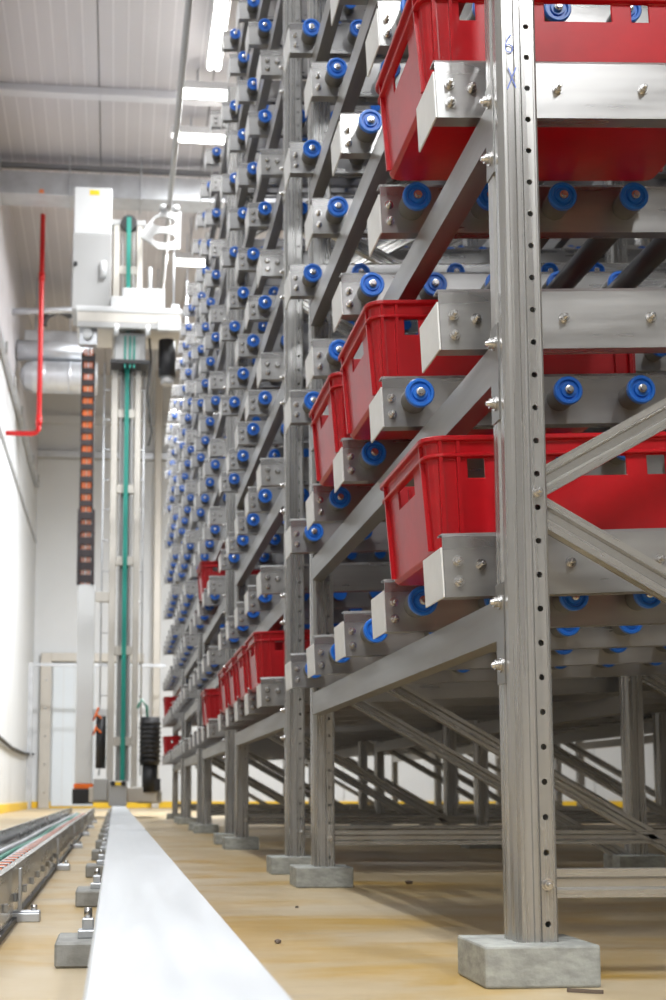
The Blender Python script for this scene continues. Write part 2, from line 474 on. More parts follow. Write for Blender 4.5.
# ------------------------------------------------------------------ gravity flow racks
XE = 0.541                       # aisle end of the lane beams
SLOPE = math.atan(0.045)
BEAM_H, AXLE_Z, ROLL_R, CAP_R = 0.108, 0.053, 0.0265, 0.0295
LEVELS = [0.607, 1.03, 1.445, 1.86, 2.272, 2.684, 3.096, 3.508, 3.92, 4.332]
PITCH_Y = 0.505
BAY = 2.93
LB = 3.92
X_POST = [0.606, 1.876, 3.146, 4.38]
POST_W, POST_D, POST_H = 0.066, 0.072, 4.52
STUB = 0.064
ROLL0, ROLLP = 0.063, 0.154

def post_mesh(detailed):
    mb = MB()
    z0, z1 = 0.062, POST_H
    D = POST_D
    left = [(0.016, D), (0.000, D), (0.000, D * 0.64), (0.004, D * 0.60), (0.004, D * 0.42), (0.000, D * 0.38), (0.000, 0.011), (0.008, 0.000), (0.014, 0.000), (0.0155, 0.0025), (0.0265, 0.0025),
            (0.028, 0.000), (0.0345, 0.000), (0.0365, 0.0050), (0.0385, 0.0050), (0.0395, 0.0015)]
    right = [(0.0580, 0.0015), (0.0595, 0.0040), (0.0620, 0.0040), (0.0660, 0.0080), (0.0660, D), (0.052, D)]
    mb.sheet(left, z0, z1); mb.sheet(right, z0, z1)
    a, b, y = 0.0395, 0.0580, 0.0015
    if not detailed:
        mb.add([(a, y, z0), (b, y, z0), (b, y, z1), (a, y, z1)], [(0, 1, 2, 3)])
    else:
        step = 0.0535; n = int((z1 - z0) / step); cx = (a + b) / 2
        for k in range(n):
            za = z0 + k * step; zb = za + step if k < n - 1 else z1; zc = za + step / 2
            ring = [(cx + 0.0050 * math.cos(t * math.pi / 4 + math.pi / 8), y, zc + 0.0050 * math.sin(t * math.pi / 4 + math.pi / 8)) for t in range(8)]
            co = [(b, y, zc + 0.004), (b, y, zb), (a, y, zb), (a, y, zc + 0.004), (a, y, zc - 0.004), (a, y, za), (b, y, za), (b, y, zc - 0.004)]
            # ring t=0 is right-up; matching outer points go round the cell
            out = [co[0], co[1], co[2], co[3], co[4], co[5], co[6], co[7]]
            mb.add(ring + out, [(i, 8 + i, 8 + (i + 1) % 8, (i + 1) % 8) for i in range(8)])
            # short sleeve so the hole has an edge
            back = [(p[0], p[1] + 0.003, p[2]) for p in ring]
            mb.add(ring + back, [(i, (i + 1) % 8, 8 + (i + 1) % 8, 8 + i) for i in range(8)])
    return mb.mesh('upright', 'post_steel')
POST_HI, POST_LO = post_mesh(True), post_mesh(False)

PLINTH = MB().box(-0.088, 0.088, -0.085, 0.085, 0, 0.062).mesh('concrete_foot', 'plinth_concrete', 0.004, 2)

def beam_mesh():
    t = 0.003; H = BEAM_H; fl = 0.034
    prof = [(0, 0), (fl, 0), (fl, t), (t, t), (t, H - t), (fl, H - t), (fl, H), (0.006, H), (0, H - 0.007)]
    n = len(prof)
    v = [(0, y, z) for y, z in prof] + [(LB, y, z) for y, z in prof]
    fs = [(i, (i + 1) % n, n + (i + 1) % n, n + i) for i in range(n)]
    fs += [(0, 1, 2, 3, 8), (3, 4, 8), (4, 5, 6, 7, 8)]
    fs += [tuple(n + i for i in q) for q in ((0, 8, 3, 2, 1), (3, 8, 4), (4, 8, 7, 6, 5))]
    return MB().add(v, fs).mesh('lane_beam', 'beam_steel')
BEAM = beam_mesh()
ENDPL = MB().box(-0.004, -0.0005, 0.0, 0.135, 0.0, 0.084).mesh('end_plate', 'plate_steel', 0.0008)

def bolt_mesh(n=10, r=0.0066):
    mb = MB()
    mb.lathe_y([(0, r * 1.45), (-0.002, r * 1.45), (-0.002, r), (-0.010, r), (-0.0101, r * 0.55), (-0.017, r * 0.55), (-0.018, r * 0.4)], n)
    return mb.mesh('bolt', 'bolt_steel')
BOLT = bolt_mesh()
BOLT_LO = MB().lathe_y([(0, 0.012), (-0.004, 0.011), (-0.012, 0.007)], 6).mesh('bolt', 'bolt_steel')
def roller_meshes(n):
    tb = MB().lathe_y([(0, ROLL_R), (-(STUB - 0.010), ROLL_R), (-(STUB - 0.010), 0.02)], n).mesh('roller', 'roller_grey')
    y = -(STUB - 0.011)
    cp = MB().lathe_y([(y, ROLL_R - .001), (y, CAP_R - .002), (y - 0.002, CAP_R), (y - 0.011, CAP_R), (y - 0.013, CAP_R - 0.002), (y - 0.013, 0.0225), (y - 0.008, 0.0205),
                       (y - 0.008, 0.0165), (y - 0.0125, 0.015), (y - 0.0125, 0.0095), (y - 0.0125, 0.009), (y - 0.018, 0.009), (y - 0.0185, 0.006), (y - 0.024, 0.0055)], n,
                      [0, 0, 0, 0, 0, 0, 0, 0, 0, 0, 1, 1, 1, 1])
    return tb, cp.mesh('roller_cap', ['cap_blue', 'bolt_steel'])
ROLL_HI = roller_meshes(22); ROLL_LO = roller_meshes(12)
def row_mesh(x0, count, side, n=10, caps=True):
    """rollers joined in one mesh; side -1 towards the viewer, +1 away"""
    mb = MB()
    for k in range(count):
        x = x0 + k * ROLLP
        y0 = 0.0 if side < 0 else 0.003
        y1 = y0 + side * (STUB - 0.011); y2 = y0 + side * STUB
        mb.cyl((x, y0, AXLE_Z), (x, y1, AXLE_Z), ROLL_R, n, 0, cap=False)
        mb.cyl((x, y1, AXLE_Z), (x, y2, AXLE_Z), CAP_R, n, 1)
    return mb.mesh('roller_row', ['roller_grey', 'cap_blue'])
ROW_FAR = row_mesh(ROLL0, 14, 1)
ROW_NEAR_AFTER = {k: row_mesh(ROLL0 + k * ROLLP, 14 - k, -1) for k in (0, 1, 2, 8)}
LONG_ROLL = MB().cyl((0, 0, 0), (0, PITCH_Y - 0.006, 0), 0.026, 14).mesh('long_roller', 'roller_dark')

def brace_mesh(length):
    # a cold rolled C brace lying along +X, facing the viewer
    h, d = 0.044, 0.026
    prof = [(0.006, -h / 2), (0, -h / 2), (0, -h / 2 + 0.012), (0.006, -h / 2 + 0.016), (0.006, h / 2 - 0.016), (0, h / 2 - 0.012), (0, h / 2), (d, h / 2), (d, h / 2 - 0.003), (0.004, h / 2 - 0.003),
            (0.009, 0), (0.004, -h / 2 + 0.003), (d, -h / 2 + 0.003), (d, -h / 2)]
    n = len(prof)
    v = [(0, y, z) for y, z in prof] + [(length, y, z) for y, z in prof]
    return MB().add(v, [(i, (i + 1) % n, n + (i + 1) % n, n + i) for i in range(n)]).mesh('brace', 'brace_steel')
SPAN = X_POST[1] - X_POST[0] - POST_W
RISE = 0.70
BR_D = brace_mesh(math.hypot(SPAN + 0.03, RISE)); BR_H = brace_mesh(SPAN + 0.004)
BR_ANG = math.atan2(RISE, SPAN + 0.03)

def tie_mesh(length):
    h, t = 0.066, 0.032
    mb = MB()
    mb.box(-0.003, 0, 0, length, -h, 0)
    mb.box(0, t, 0, length, -0.003, 0)
    mb.box(0, t, 0, length, -h, -h + 0.003)
    mb.box(t, t + .003, 0, length, -h, 0)
    return mb.mesh('tie_beam', 'tie_steel')
P0C, A0Y = 2.100, 2.250            # front of the first upright, web of the first lane beam
P1_OFF = 2.225                       # from first upright to last upright of a bay
TIE = tie_mesh(P1_OFF - POST_D)
BRK = MB().box(-0.004, 0.0, -0.03, 0.012, -0.138, 0.022).box(-0.004, 0.012, 0.010, 0.013, -0.138, 0.022).mesh('tie_bracket', 'tie_steel')
BOLTX = MB()
_b = MB().lathe_y([(0, 0.012), (-0.003, 0.012), (-0.003, 0.0085), (-0.011, 0.0085), (-0.0111, 0.005), (-0.016, 0.004)], 8)
BOLTX.v = [(y, -x, z) for x, y, z in _b.v]; BOLTX.f = _b.f; BOLTX.m = _b.m; BOLTX.s = _b.s
BOLTX = BOLTX.mesh('bolt', 'bolt_steel')

def build_rack(b, label):
    yb = b * BAY
    rack = thing('flow_rack', label, 'storage rack', (XE, P0C + yb, 0), group='flow racks along the aisle')
    ox, oy = XE, P0C + yb
    def part(name, me, x, y, z, rot=(0, 0, 0), par=None):
        return obj(name, me, rack, (x - ox, y - oy, z), rot)
    ylist = [P0C + yb, P0C + P1_OFF + yb]
    # uprights, feet and frame bracing
    for fi, yp in enumerate(ylist):
        for k, xp in enumerate(X_POST):
            xp += 0.0035 * (yp - P0C)          # the rack row stands very slightly askew to the rail
            u = part('upright', POST_HI if (k == 0 and b < 2) or (b == 0 and k == 1) else POST_LO, xp, yp, 0)
            part('concrete_foot', PLINTH, xp + POST_W / 2 - 0.006, yp + 0.045, 0)
            if k < 2 and b < 2:
                for z in (0.148, 0.755, 2.155, 3.555):
                    obj('bolt', BOLT, u, (0.0487, 0.0015, z))
            if k < len(X_POST) - 1:
                xa = xp + POST_W - 0.002; yy = yp + 0.028
                part('brace', BR_H, xa, yy, 0.148)
                z = 0.755; zz = [(0.755, -1), (0.755, 1), (2.155, -1), (2.155, 1), (3.555, -1), (3.555, 1)]
                for z, sg in zz:
                    part('brace', BR_D, xa - 0.02, yy + (0.0 if sg < 0 else 0.030), z + sg * 0.012, (0, -sg * BR_ANG, 0))
    # tie beams carrying the lanes
    for li, zb in enumerate(LEVELS):
        for k, xp in enumerate(X_POST):
            xp += 0.0035 * (ylist[0] - P0C)
            zt = zb - 0.016 + (xp - XE) * math.tan(SLOPE)
            t = part('tie_beam', TIE, xp + 0.006, ylist[0] + POST_D, zt)
            if k == 0:
                br = obj('bracket', BRK, t, (-0.004, -0.012, 0))
                obj('bolt', BOLTX, t, (-0.008, -0.024, -0.008)); obj('bolt', BOLTX, t, (-0.008, -0.024, -0.108))
    # lane beams with rollers
    for li, zb in enumerate(LEVELS):
        for j in range(5):
            yl = A0Y + yb + j * PITCH_Y
            bm_ = part('lane_beam', BEAM, XE, yl, zb, (0, -SLOPE, 0))
            if not (b == 0 and li > 6):
                obj('end_plate', ENDPL, bm_)
            near = (b == 0 and li <= 5)
            if j == 0:
                bl = BOLT if b == 0 else BOLT_LO
                if li <= 5 or b > 0:
                    for bx, bz in ((0.024, 0.060), (0.024, 0.026)): obj('bolt', bl, bm_, (bx, 0, bz))
                    for q in range(4 if b == 0 else 1): obj('bolt', bl, bm_, (ROLL0 + q * ROLLP, 0, AXLE_Z))
            else:
                if li <= 5 and b < 2:
                    for bx, bz in ((0.017, 0.060), (0.017, 0.026)): obj('bolt', BOLT if b == 0 else BOLT_LO, bm_, (bx, 0, bz))
                cnt = 8 if near else (2 if b == 1 else 1)
                if b == 0 and not near: cnt = 0
                rm = ROLL_HI if b == 0 else ROLL_LO
                for q in range(cnt):
                    obj('roller', rm[0], bm_, (ROLL0 + q * ROLLP, 0, AXLE_Z))
                    obj('roller_cap', rm[1], bm_, (ROLL0 + q * ROLLP, 0, AXLE_Z))
                r = obj('roller_row', ROW_NEAR_AFTER[cnt], bm_); r['kind'] = 'stuff'
            if j < 4:
                r = obj('roller_row', ROW_FAR, bm_); r['kind'] = 'stuff'
    if b == 0:
        # long dark rollers deeper in the second lane of the third level
        for q in range(6):
            x = 0.36 + q * 0.154
            part('long_roller', LONG_ROLL, XE + x, A0Y + PITCH_Y + 0.0045 + yb, LEVELS[2] + 0.030 + x * math.tan(SLOPE))
    return rack

RACK_LABELS = ['galvanised flow rack nearest the camera, tall perforated upright in front, blue rollers and red crates',
               'second flow rack from the camera, four red crates side by side on its lowest level',
               'third flow rack from the camera, one red crate low and one red crate higher up',
               'fourth flow rack from the camera, all its lanes empty',
               'farthest flow rack at the end of the aisle, small red crates at its lower levels']
racks = [build_rack(b, RACK_LABELS[b]) for b in range(5)]

def crate_at(b, li, lane, label, dx=0.0, group='red crates in the flow racks'):
    y = A0Y + b * BAY + (lane + 0.5) * PITCH_Y
    xs = -0.014 + dx                          # left end, measured along the lane
    ux, uz = math.cos(SLOPE), math.sin(SLOPE)
    cxl = xs + CL / 2; zl = AXLE_Z + CAP_R + 0.0006
    loc = (XE + cxl * ux - zl * uz, y, LEVELS[li] + cxl * uz + zl * ux)
    return make_crate(label, group, loc, (0, -SLOPE, 0))
crate_at(0, 2, 0, 'red crate cut by the top edge of the picture, topmost of the crates')
crate_at(0, 0, 0, 'red crate behind the crossing braces, lowest crate in the nearest rack')
crate_at(0, 1, 1, 'red crate at mid height of the nearest rack, right-hand one of the close pair')
crate_at(0, 1, 2, 'red crate at mid height of the nearest rack, left-hand one of the close pair')
crate_at(1, 0, 0, 'red crate on the lowest level of the second rack, nearest of its four crates')
crate_at(1, 0, 1, 'red crate on the lowest level of the second rack, second of its four crates')
crate_at(1, 0, 2, 'red crate on the lowest level of the second rack, third of its four crates')
crate_at(1, 0, 3, 'red crate on the lowest level of the second rack, farthest of its four crates')
crate_at(2, 0, 0, 'red crate on the lowest level of the third rack, left of the four')
crate_at(2, 2, 1, 'small red crate higher up in the third rack, above all other distant crates')
crate_at(4, 0, 2, 'tiny red crate on the lowest level of the farthest rack')
crate_at(4, 1, 2, 'tiny red crate one level up in the farthest rack')

# blue marker writing on the near upright
def marker():
    mb = MB()
    def stroke(pts, w=0.0022):
        for (x0, z0), (x1, z1) in zip(pts[:-1], pts[1:]):
            mb.bar((x0, 0, z0), (x1, 0, z1), 0.0006, w, up=(1, 0, 0) if abs(x1 - x0) < 1e-6 else (0, 0, 1))
    six = [(0.006 + 0.0062 * math.cos(a), 0.006 + 0.0068 * math.sin(a)) for a in [k * math.pi / 6 for k in range(13)]]
    tail = [(0.010, 0.030), (0.004, 0.023), (0.0006, 0.014), (-0.0002, 0.006)]
    def flat(pts):
        k = 0.0008
        for (x0, z0), (x1, z1) in zip(pts[:-1], pts[1:]):
            d = Vector((x1 - x0, 0, z1 - z0)); n = Vector((-d.z, 0, d.x)).normalized() * k
            a = Vector((x0, 0, z0)); c = Vector((x1, 0, z1))
            v = [a - n, c - n, c + n, a + n]
            v2 = [p + Vector((0, -0.0004, 0)) for p in v]
            mb.add(v + v2, [(0, 3, 2, 1), (4, 5, 6, 7), (0, 1, 5, 4), (1, 2, 6, 5), (2, 3, 7, 6), (3, 0, 4, 7)])
    flat(six); flat(tail)
    flat([(0.004, -0.028), (0.016, -0.062)]); flat([(0.017, -0.026), (0.002, -0.064)])
    me = mb.mesh('marker_writing', 'marker_blue')
    o = obj('marker_writing', me, racks[0], (X_POST[0] - XE + 0.0135, 0.0002, 1.487))
    o['label'] = 'blue hand-written 6 and X on the upright'
marker()

# ------------------------------------------------------------------ crane rail on its sleepers
RZ = 0.140
def rail():
    t = thing('crane_rail', 'wide white-grey steel floor rail running down the aisle', 'rail', (0, 0, 0))
    for ya, yb in ((-1.5, 5.62), (5.626, 27.0)):
        prof = [(-0.018, RZ), (0.127, RZ), (0.130, RZ - 0.004), (0.130, RZ - 0.018), (0.066, RZ - 0.024), (0.066, 0.06), (0.12, 0.054), (0.12, 0.046),
                (-0.01, 0.046), (-0.01, 0.054), (0.044, 0.06), (0.044, RZ - 0.024), (-0.021, RZ - 0.018), (-0.021, RZ - 0.004)]
        n = len(prof)
        v = [(x, ya, z) for x, z in prof] + [(x, yb, z) for x, z in prof]
        fs = [(i, (i + 1) % n, n + (i + 1) % n, n + i) for i in range(n)] + [tuple(range(n)), tuple(range(2 * n - 1, n - 1, -1))]
        obj('rail_length', MB().add(v, fs).mesh('rail_length', 'rail_paint'), t)
    sm = MB().box(-0.095, 0.205, 0, 0.17, 0, 0.042).mesh('sleeper', 'sleeper_concrete', 0.004)
    clm = MB().box(-0.035, 0.012, -0.02, 0.02, 0.042, 0.056).box(-0.028, -0.008, -0.012, 0.012, 0.056, 0.075).mesh('rail_clamp', 'galvanised', 0.002)
    cb = MB().cyl((-0.018, 0, 0.075), (-0.018, 0, 0.092), 0.007, 8).mesh('clamp_bolt', 'bolt_steel')
    for k in range(18):
        y = 2.37 + k * 1.25
        s = obj('sleeper', sm, t, (0, y, 0))
        obj('rail_clamp', clm, s, (-0.024, 0.08, 0)); obj('clamp_bolt', cb, s, (-0.024, 0.08, 0))
        obj('rail_clamp', clm, s, (0.11, 0.08, 0), (0, 0, 0))
rail()

# ------------------------------------------------------------------ cable channel on the left
def channel():
    t = thing('cable_channel', 'stainless cable channel on small feet along the left of the rail', 'cable channel', (-0.225, 0, 0))
    def wall(x, s):
        prof = [(x, 0.012), (x + s * 0.002, 0.012), (x + s * 0.002, 0.116), (x + s * 0.010, 0.120), (x + s * 0.010, 0.128), (x - s * 0.004, 0.130), (x - s * 0.006, 0.126), (x, 0.120)]
        n = len(prof)
        v = [(a, 1.5, z) for a, z in prof] + [(a, 16.2, z) for a, z in prof]
        return MB().add(v, [(i, (i + 1) % n, n + (i + 1) % n, n + i) for i in range(n)] + [tuple(range(n)), tuple(range(2 * n - 1, n - 1, -1))]).mesh('side_wall', 'stainless')
    obj('side_wall', wall(0.0, 1), t); obj('side_wall', wall(-0.25, -1), t)
    obj('tray_floor', MB().box(-0.25, 0.0, 1.5, 16.2, 0.050, 0.053).mesh('tray_floor', 'stainless'), t)
    obj('shadow_gap_strip', MB().box(-0.006, 0.012, 1.5, 16.2, 0.0, 0.012).mesh('shadow_gap_strip', 'black_rubber'), t)  # black strip standing in for the shadow gap under the side wall
    foot = MB().box(-0.10, 0.062, -0.03, 0.03, 0.0, 0.020).box(-0.10, 0.062, -0.018, 0.018, 0.020, 0.024).mesh('foot', 'galvanised', 0.002)
    stem = MB().box(0.013, 0.019, -0.02, 0.02, 0.024, 0.118).mesh('stem', 'galvanised', 0.001)
    fbolt = MB().cyl((0.048, 0, 0.024), (0.048, 0, 0.036), 0.008, 6).mesh('foot_bolt', 'bolt_steel')
    for k in range(6):
        y = 3.25 + k * 2.13
        f = obj('foot', foot, t, (0, y, 0)); obj('stem', stem, f); obj('foot_bolt', fbolt, f)
    nut = MB().box(0.0, 0.010, -0.012, 0.012, -0.009, 0.009).mesh('side_nut', 'galvanised', 0.002)
    for k in range(24):
        obj('side_nut', nut, t, (0.002, 2.95 + k * 0.31, 0.052))
    obj('chain_shelf', MB().box(-0.065, -0.016, 1.5, 16.2, 0.074, 0.080).mesh('chain_shelf', 'stainless'), t)
    obj('shelf_web', MB().box(-0.042, -0.036, 1.5, 16.2, 0.053, 0.074).mesh('shelf_web', 'stainless'), t)
    # chain lying in the channel
    c = thing('energy_chain', 'flat black, orange and white energy chain lying in the cable channel', 'cable chain', (-0.235, 0, 0.0805))
    mb = MB()
    for k in range(230):
        y = 2.0 + k * 0.045
        mb.box(-0.050, -0.012, y, y + 0.040, 0.0, 0.022, 0)
        mb.box(-0.044, -0.018, y + 0.006, y + 0.030, 0.022, 0.036, (2, 1, 0)[k % 3])
    o = obj('chain_links', mb.mesh('chain_links', ['chain_black', 'cable_orange', 'sticker_white']), c); o['kind'] = 'stuff'
    for i, (x, r, mt) in enumerate(((-0.085, 0.010, 'cable_green'), (-0.115, 0.013, 'galvanised'), (-0.15, 0.010, 'cable_green'), (-0.180, 0.014, 'galvanised'), (-0.21, 0.010, 'hose_dark'))):
        pts = [(x + 0.006 * math.sin(y * 1.7 + i), y, r + 0.004) for y in [1.6 + 0.4 * q for q in range(36)]]
        tag(obj('cable', MB().tube(pts, r, 6).mesh('cable', mt), None, (-0.225, 0, 0.053)),
            ['thin green cable beside the energy chain in the channel', 'grey cable second from the energy chain in the channel', 'thin green cable in the middle of the channel',
             'thick grey cable left of the middle of the channel', 'dark cable along the left wall of the channel'][i], 'cable', 'cables in the channel')
channel()

# ------------------------------------------------------------------ stacker crane at the end of the rail
def crane():
    Y = 17.0
    t = thing('stacker_crane', 'tall stacker crane mast with green belt standing on the rail end', 'crane', (0.09, Y, RZ))
    def P(name, mb, mat, bevel=0.0, par=None):
        for i, (x, y, z) in enumerate(mb.v): mb.v[i] = (x - 0.09, y, z - RZ)
        return obj(name, mb.mesh(name, mat, bevel), par if par else t)
    P('carriage', MB().box(-0.07, 0.145, -0.55, -0.25, RZ, 0.43), 'crane_grey', 0.01)
    P('carriage_beam', MB().box(-0.30, 0.50, -0.25, 0.9, 0.18, 0.36), 'mast_beige', 0.01)
    for x in (-0.02, 0.10):
        P('bumper', MB().cyl((x, -0.55, 0.40), (x, -0.58, 0.40), 0.03, 10), 'black_rubber')
    P('bumper_plate', MB().box(-0.03, 0.11, -0.57, -0.55, 0.38, 0.42), 'sticker_yellow')
    for xa, xb in ((-0.10, -0.02), (0.19, 0.265)):
        P('mast_post', MB().box(xa, xb, -0.05, 0.12, RZ + 0.04, 7.42), 'mast_beige', 0.006)
    for xa, xb in ((0.005, 0.03), (0.145, 0.17)):
        P('guide_profile', MB().box(xa, xb, -0.02, 0.10, 0.43, 7.30), 'crane_grey', 0.003)
    P('lift_belt', MB().box(0.062, 0.118, -0.12, -0.105, 0.44, 7.46), 'belt_green')
    for z in (0.85, 1.95, 3.05, 3.95, 4.9, 6.75):
        P('cross_plate', MB().box(-0.02, 0.19, -0.03, 0.05, z, z + 0.11), 'mast_beige', 0.004)
    P('back_plate', MB().box(0.03, 0.145, 0.06, 0.08, 0.43, 5.5), 'crane_grey')
    for x, s in ((-0.19, 1), (0.305, -1)):
        P('ladder_rod', MB().cyl((x, 0, 0.5), (x, 0, 5.6), 0.012, 6), 'galvanised')
        for k in range(13):
            z = 0.7 + k * 0.38
            P('rung', MB().cyl((x, 0, z), (x + s * 0.1, 0, z), 0.010, 6), 'galvanised')
    # white chain column and chain
    P('chain_column', MB().box(-0.475, -0.265, -0.10, 0.15, 0.40, 2.80), 'crane_white', 0.008)
    P('column_foot', MB().box(-0.50, -0.25, -0.15, 0.20, 0.16, 0.34), 'black_rubber', 0.01)
    P('column_collar', MB().box(-0.485, -0.255, -0.11, 0.16, 0.34, 0.40), 'cable_orange', 0.004)
    P('column_arm', MB().box(-0.265, -0.10, -0.03, 0.03, 2.60, 2.72), 'mast_beige', 0.004)
    P('column_arm', MB().box(-0.265, -0.10, -0.03, 0.03, 1.2, 1.3), 'crane_white', 0.004)
    for x in (-0.44, -0.41, -0.37, -0.34):
        P('cable', MB().cyl((x, -0.06, 2.80), (x, -0.06, 5.75), 0.012, 6), 'cable_orange')
    link = MB().box(-0.075, 0.075, -0.02, 0.04, -0.035, 0.035).box(-0.085, -0.06, -0.03, 0.06, -0.07, 0.07).box(0.06, 0.085, -0.03, 0.06, -0.07, 0.07)
    lm = link.mesh('chain_link', 'chain_black', 0.004)
    for k in range(13):
        obj('chain_link', lm, t, (-0.39 - 0.09, -0.07, 3.80 + k * 0.152 - RZ))
    link2 = MB().box(-0.095, 0.095, -0.03, 0.04, -0.045, 0.045).box(-0.105, -0.06, -0.04, 0.06, -0.076, 0.076).box(0.065, 0.105, -0.04, 0.06, -0.076, 0.076)
    lm2 = link2.mesh('chain_link', 'chain_black', 0.004)
    for k in range(6):
        obj('chain_link', lm2, t, (-0.385 - 0.09, -0.08, 2.87 + k * 0.155 - RZ))
    # platform
    P('platform', MB().box(-0.53, 0.74, -0.45, 0.55, 5.97, 6.15), 'mast_beige', 0.01)
    P('platform_fascia', MB().box(-0.54, 0.75, -0.46, 0.56, 6.10, 6.17), 'crane_white', 0.008)
    P('platform_lip', MB().box(-0.52, 0.73, -0.47, -0.40, 5.90, 5.97), 'crane_grey', 0.004)
    P('cabinet', MB().box(-0.60, -0.125, -0.30, 0.30, 6.17, 7.15), 'crane_grey', 0.01)
    P('cabinet_top', MB().box(-0.59, -0.125, -0.28, 0.28, 7.15, 7.76), 'crane_white', 0.01)
    P('warning_sticker', MB().box(-0.40, -0.28, -0.286, -0.28, 7.66, 7.72), 'sticker_yellow')
    P('cabinet_switch', MB().cyl((-0.56, -0.30, 6.75), (-0.56, -0.34, 6.75), 0.025, 8), 'black_rubber')
    P('equipment_box', MB().box(-0.12, 0.54, -0.36, 0.2, 6.17, 6.34), 'crane_white', 0.008)
    P('equipment_box', MB().box(0.02, 0.54, -0.34, 0.2, 6.34, 6.46), 'crane_white', 0.008)
    P('equipment_box', MB().box(0.62, 0.72, -0.34, 0.1, 6.17, 6.27), 'crane_white', 0.008)
    P('lamp_pod', MB().cyl((-0.22, -0.34, 6.58), (-0.22, -0.34, 6.78), 0.04, 10), 'crane_white')
    P('antenna', MB().cyl((0.36, -0.2, 6.46), (0.36, -0.2, 6.78), 0.022, 8), 'crane_white')
    P('sheave_block', MB().box(-0.07, 0.31, -0.30, 0.25, 5.55, 5.90), 'crane_grey', 0.01)
    P('sheave_plate', MB().box(-0.12, 0.36, -0.34, 0.2, 5.50, 5.55), 'black_rubber', 0.004)
    for x in (-0.05, 0.33):
        P('guide_roller', MB().cyl((x, -0.50, 5.80), (x, -0.50, 5.93), 0.03, 10), 'crane_white')
    for x in (0.06, 0.12, 0.17):
        P('belt_strand', MB().box(x - 0.012, x + 0.012, -0.325, -0.31, 5.45, 5.85), 'belt_green')
    P('chain_hanger', MB().box(-0.50, -0.28, -0.34, -0.22, 5.72, 5.93), 'galvanised', 0.006)
    P('chain_pulley', MB().cyl((-0.40, -0.42, 5.84), (-0.40, -0.34, 5.84), 0.06, 14), 'crane_white')
    m2 = P('hoist_motor', MB().cyl((0.58, -0.15, 5.40), (0.58, -0.15, 5.86), 0.11, 14), 'black_rubber')
    P('motor_cap', MB().cyl((0.58, -0.15, 5.30), (0.58, -0.15, 5.40), 0.08, 12), 'crane_grey', par=m2)
    P('cable_box', MB().box(0.45, 0.73, -0.50, -0.42, 5.88, 6.02), 'crane_white', 0.006)
    P('hose', MB().tube([(0.36, -0.1, 5.9), (0.38, -0.12, 5.6), (0.34, -0.12, 5.2), (0.40, -0.1, 4.7), (0.36, -0.05, 4.55)], 0.014, 6), 'hose_dark')
    # drive motors at the foot
    mt = MB().cyl((0.415, -0.2, 0.62), (0.415, -0.2, 1.19), 0.115, 16)
    for k in range(9): mt.cyl((0.415, -0.2, 0.66 + k * 0.055), (0.415, -0.2, 0.685 + k * 0.055), 0.128, 16)
    mo = P('drive_motor', mt, 'black_rubber')
    P('gearbox', MB().cyl((0.415, -0.2, 0.30), (0.415, -0.2, 0.62), 0.095, 14).box(0.36, 0.54, -0.28, -0.1, 0.32, 0.46), 'black_rubber', 0.0, mo)
    P('motor_cable', MB().tube([(0.38, -0.2, 1.19), (0.37, -0.2, 1.32), (0.31, -0.18, 1.40), (0.26, -0.15, 1.30)], 0.016, 6), 'cable_green', 0.0, mo)
    m3 = P('brake_motor', MB().cyl((-0.17, -0.2, 0.58), (-0.17, -0.2, 1.20), 0.06, 12), 'black_rubber')
    for z in (1.0, 1.17):
        P('motor_cable', MB().tube([(-0.17, -0.27, z), (-0.22, -0.28, z + 0.05), (-0.26, -0.25, z - 0.02), (-0.20, -0.2, z + 0.13)], 0.014, 6), 'cable_orange', 0.0, m3)
    P('wheel_guard', MB().box(-0.25, -0.08, -0.3, 0.2, 0.20, 0.46), 'crane_grey', 0.01)
    P('wheel_guard', MB().box(0.27, 0.56, -0.15, 0.4, 0.17, 0.32), 'crane_grey', 0.01)
    # head bracket with two oval openings
    cu = bpy.data.curves.new('bracket_curve', 'CURVE'); cu.dimensions = '2D'; cu.fill_mode = 'BOTH'; cu.extrude = 0.02
    def spl(pts):
        s = cu.splines.new('POLY'); s.points.add(len(pts) - 1); s.use_cyclic_u = True
        for p, (x, z) in zip(s.points, pts): p.co = (x, z, 0, 1)
    spl([(0.24, 7.28), (0.30, 7.38), (0.40, 7.50), (0.50, 7.58), (0.745, 7.58), (0.735, 7.08), (0.46, 7.08), (0.36, 7.16), (0.24, 7.22)])
    for zc in (7.44, 7.23):
        spl([(0.53 + 0.145 * math.cos(a), zc + 0.066 * math.sin(a)) for a in [2 * math.pi * k / 20 for k in range(20)]])
    tmp = bpy.data.objects.new('tmp', cu); COL.objects.link(tmp)
    dg = bpy.context.evaluated_depsgraph_get()
    me = bpy.data.meshes.new_from_object(tmp.evaluated_get(dg))
    bpy.data.objects.remove(tmp)
    me.materials.clear(); me.materials.append(MATS['crane_grey'])
    hb = obj('head_bracket', me, t, (-0.09, -0.05, -RZ), (math.pi / 2, 0, 0))
    for x in (0.52, 0.68):
        P('guide_wheel', MB().cyl((x, -0.05, 7.58), (x, -0.05, 7.66), 0.05, 12), 'crane_grey')
    P('head_plate', MB().box(-0.14, 0.30, -0.06, 0.15, 7.38, 7.45), 'crane_grey', 0.006)
    P('head_sheave', MB().cyl((0.09, -0.10, 7.40), (0.09, 0.0, 7.40), 0.10, 16), 'black_rubber')
    P('head_rod', MB().cyl((0.66, -0.05, 6.27), (0.66, -0.05, 7.10), 0.012, 6), 'galvanised')
crane()
g = thing('guide_pipe', 'thin steel crane guide pipe hung under the ceiling along the aisle', 'pipe', (0.60, 0, 7.68))
obj('pipe', MB().cyl((0, 8.0, 0), (0, 27.5, 0), 0.034, 10).mesh('pipe', 'crane_grey'), g)
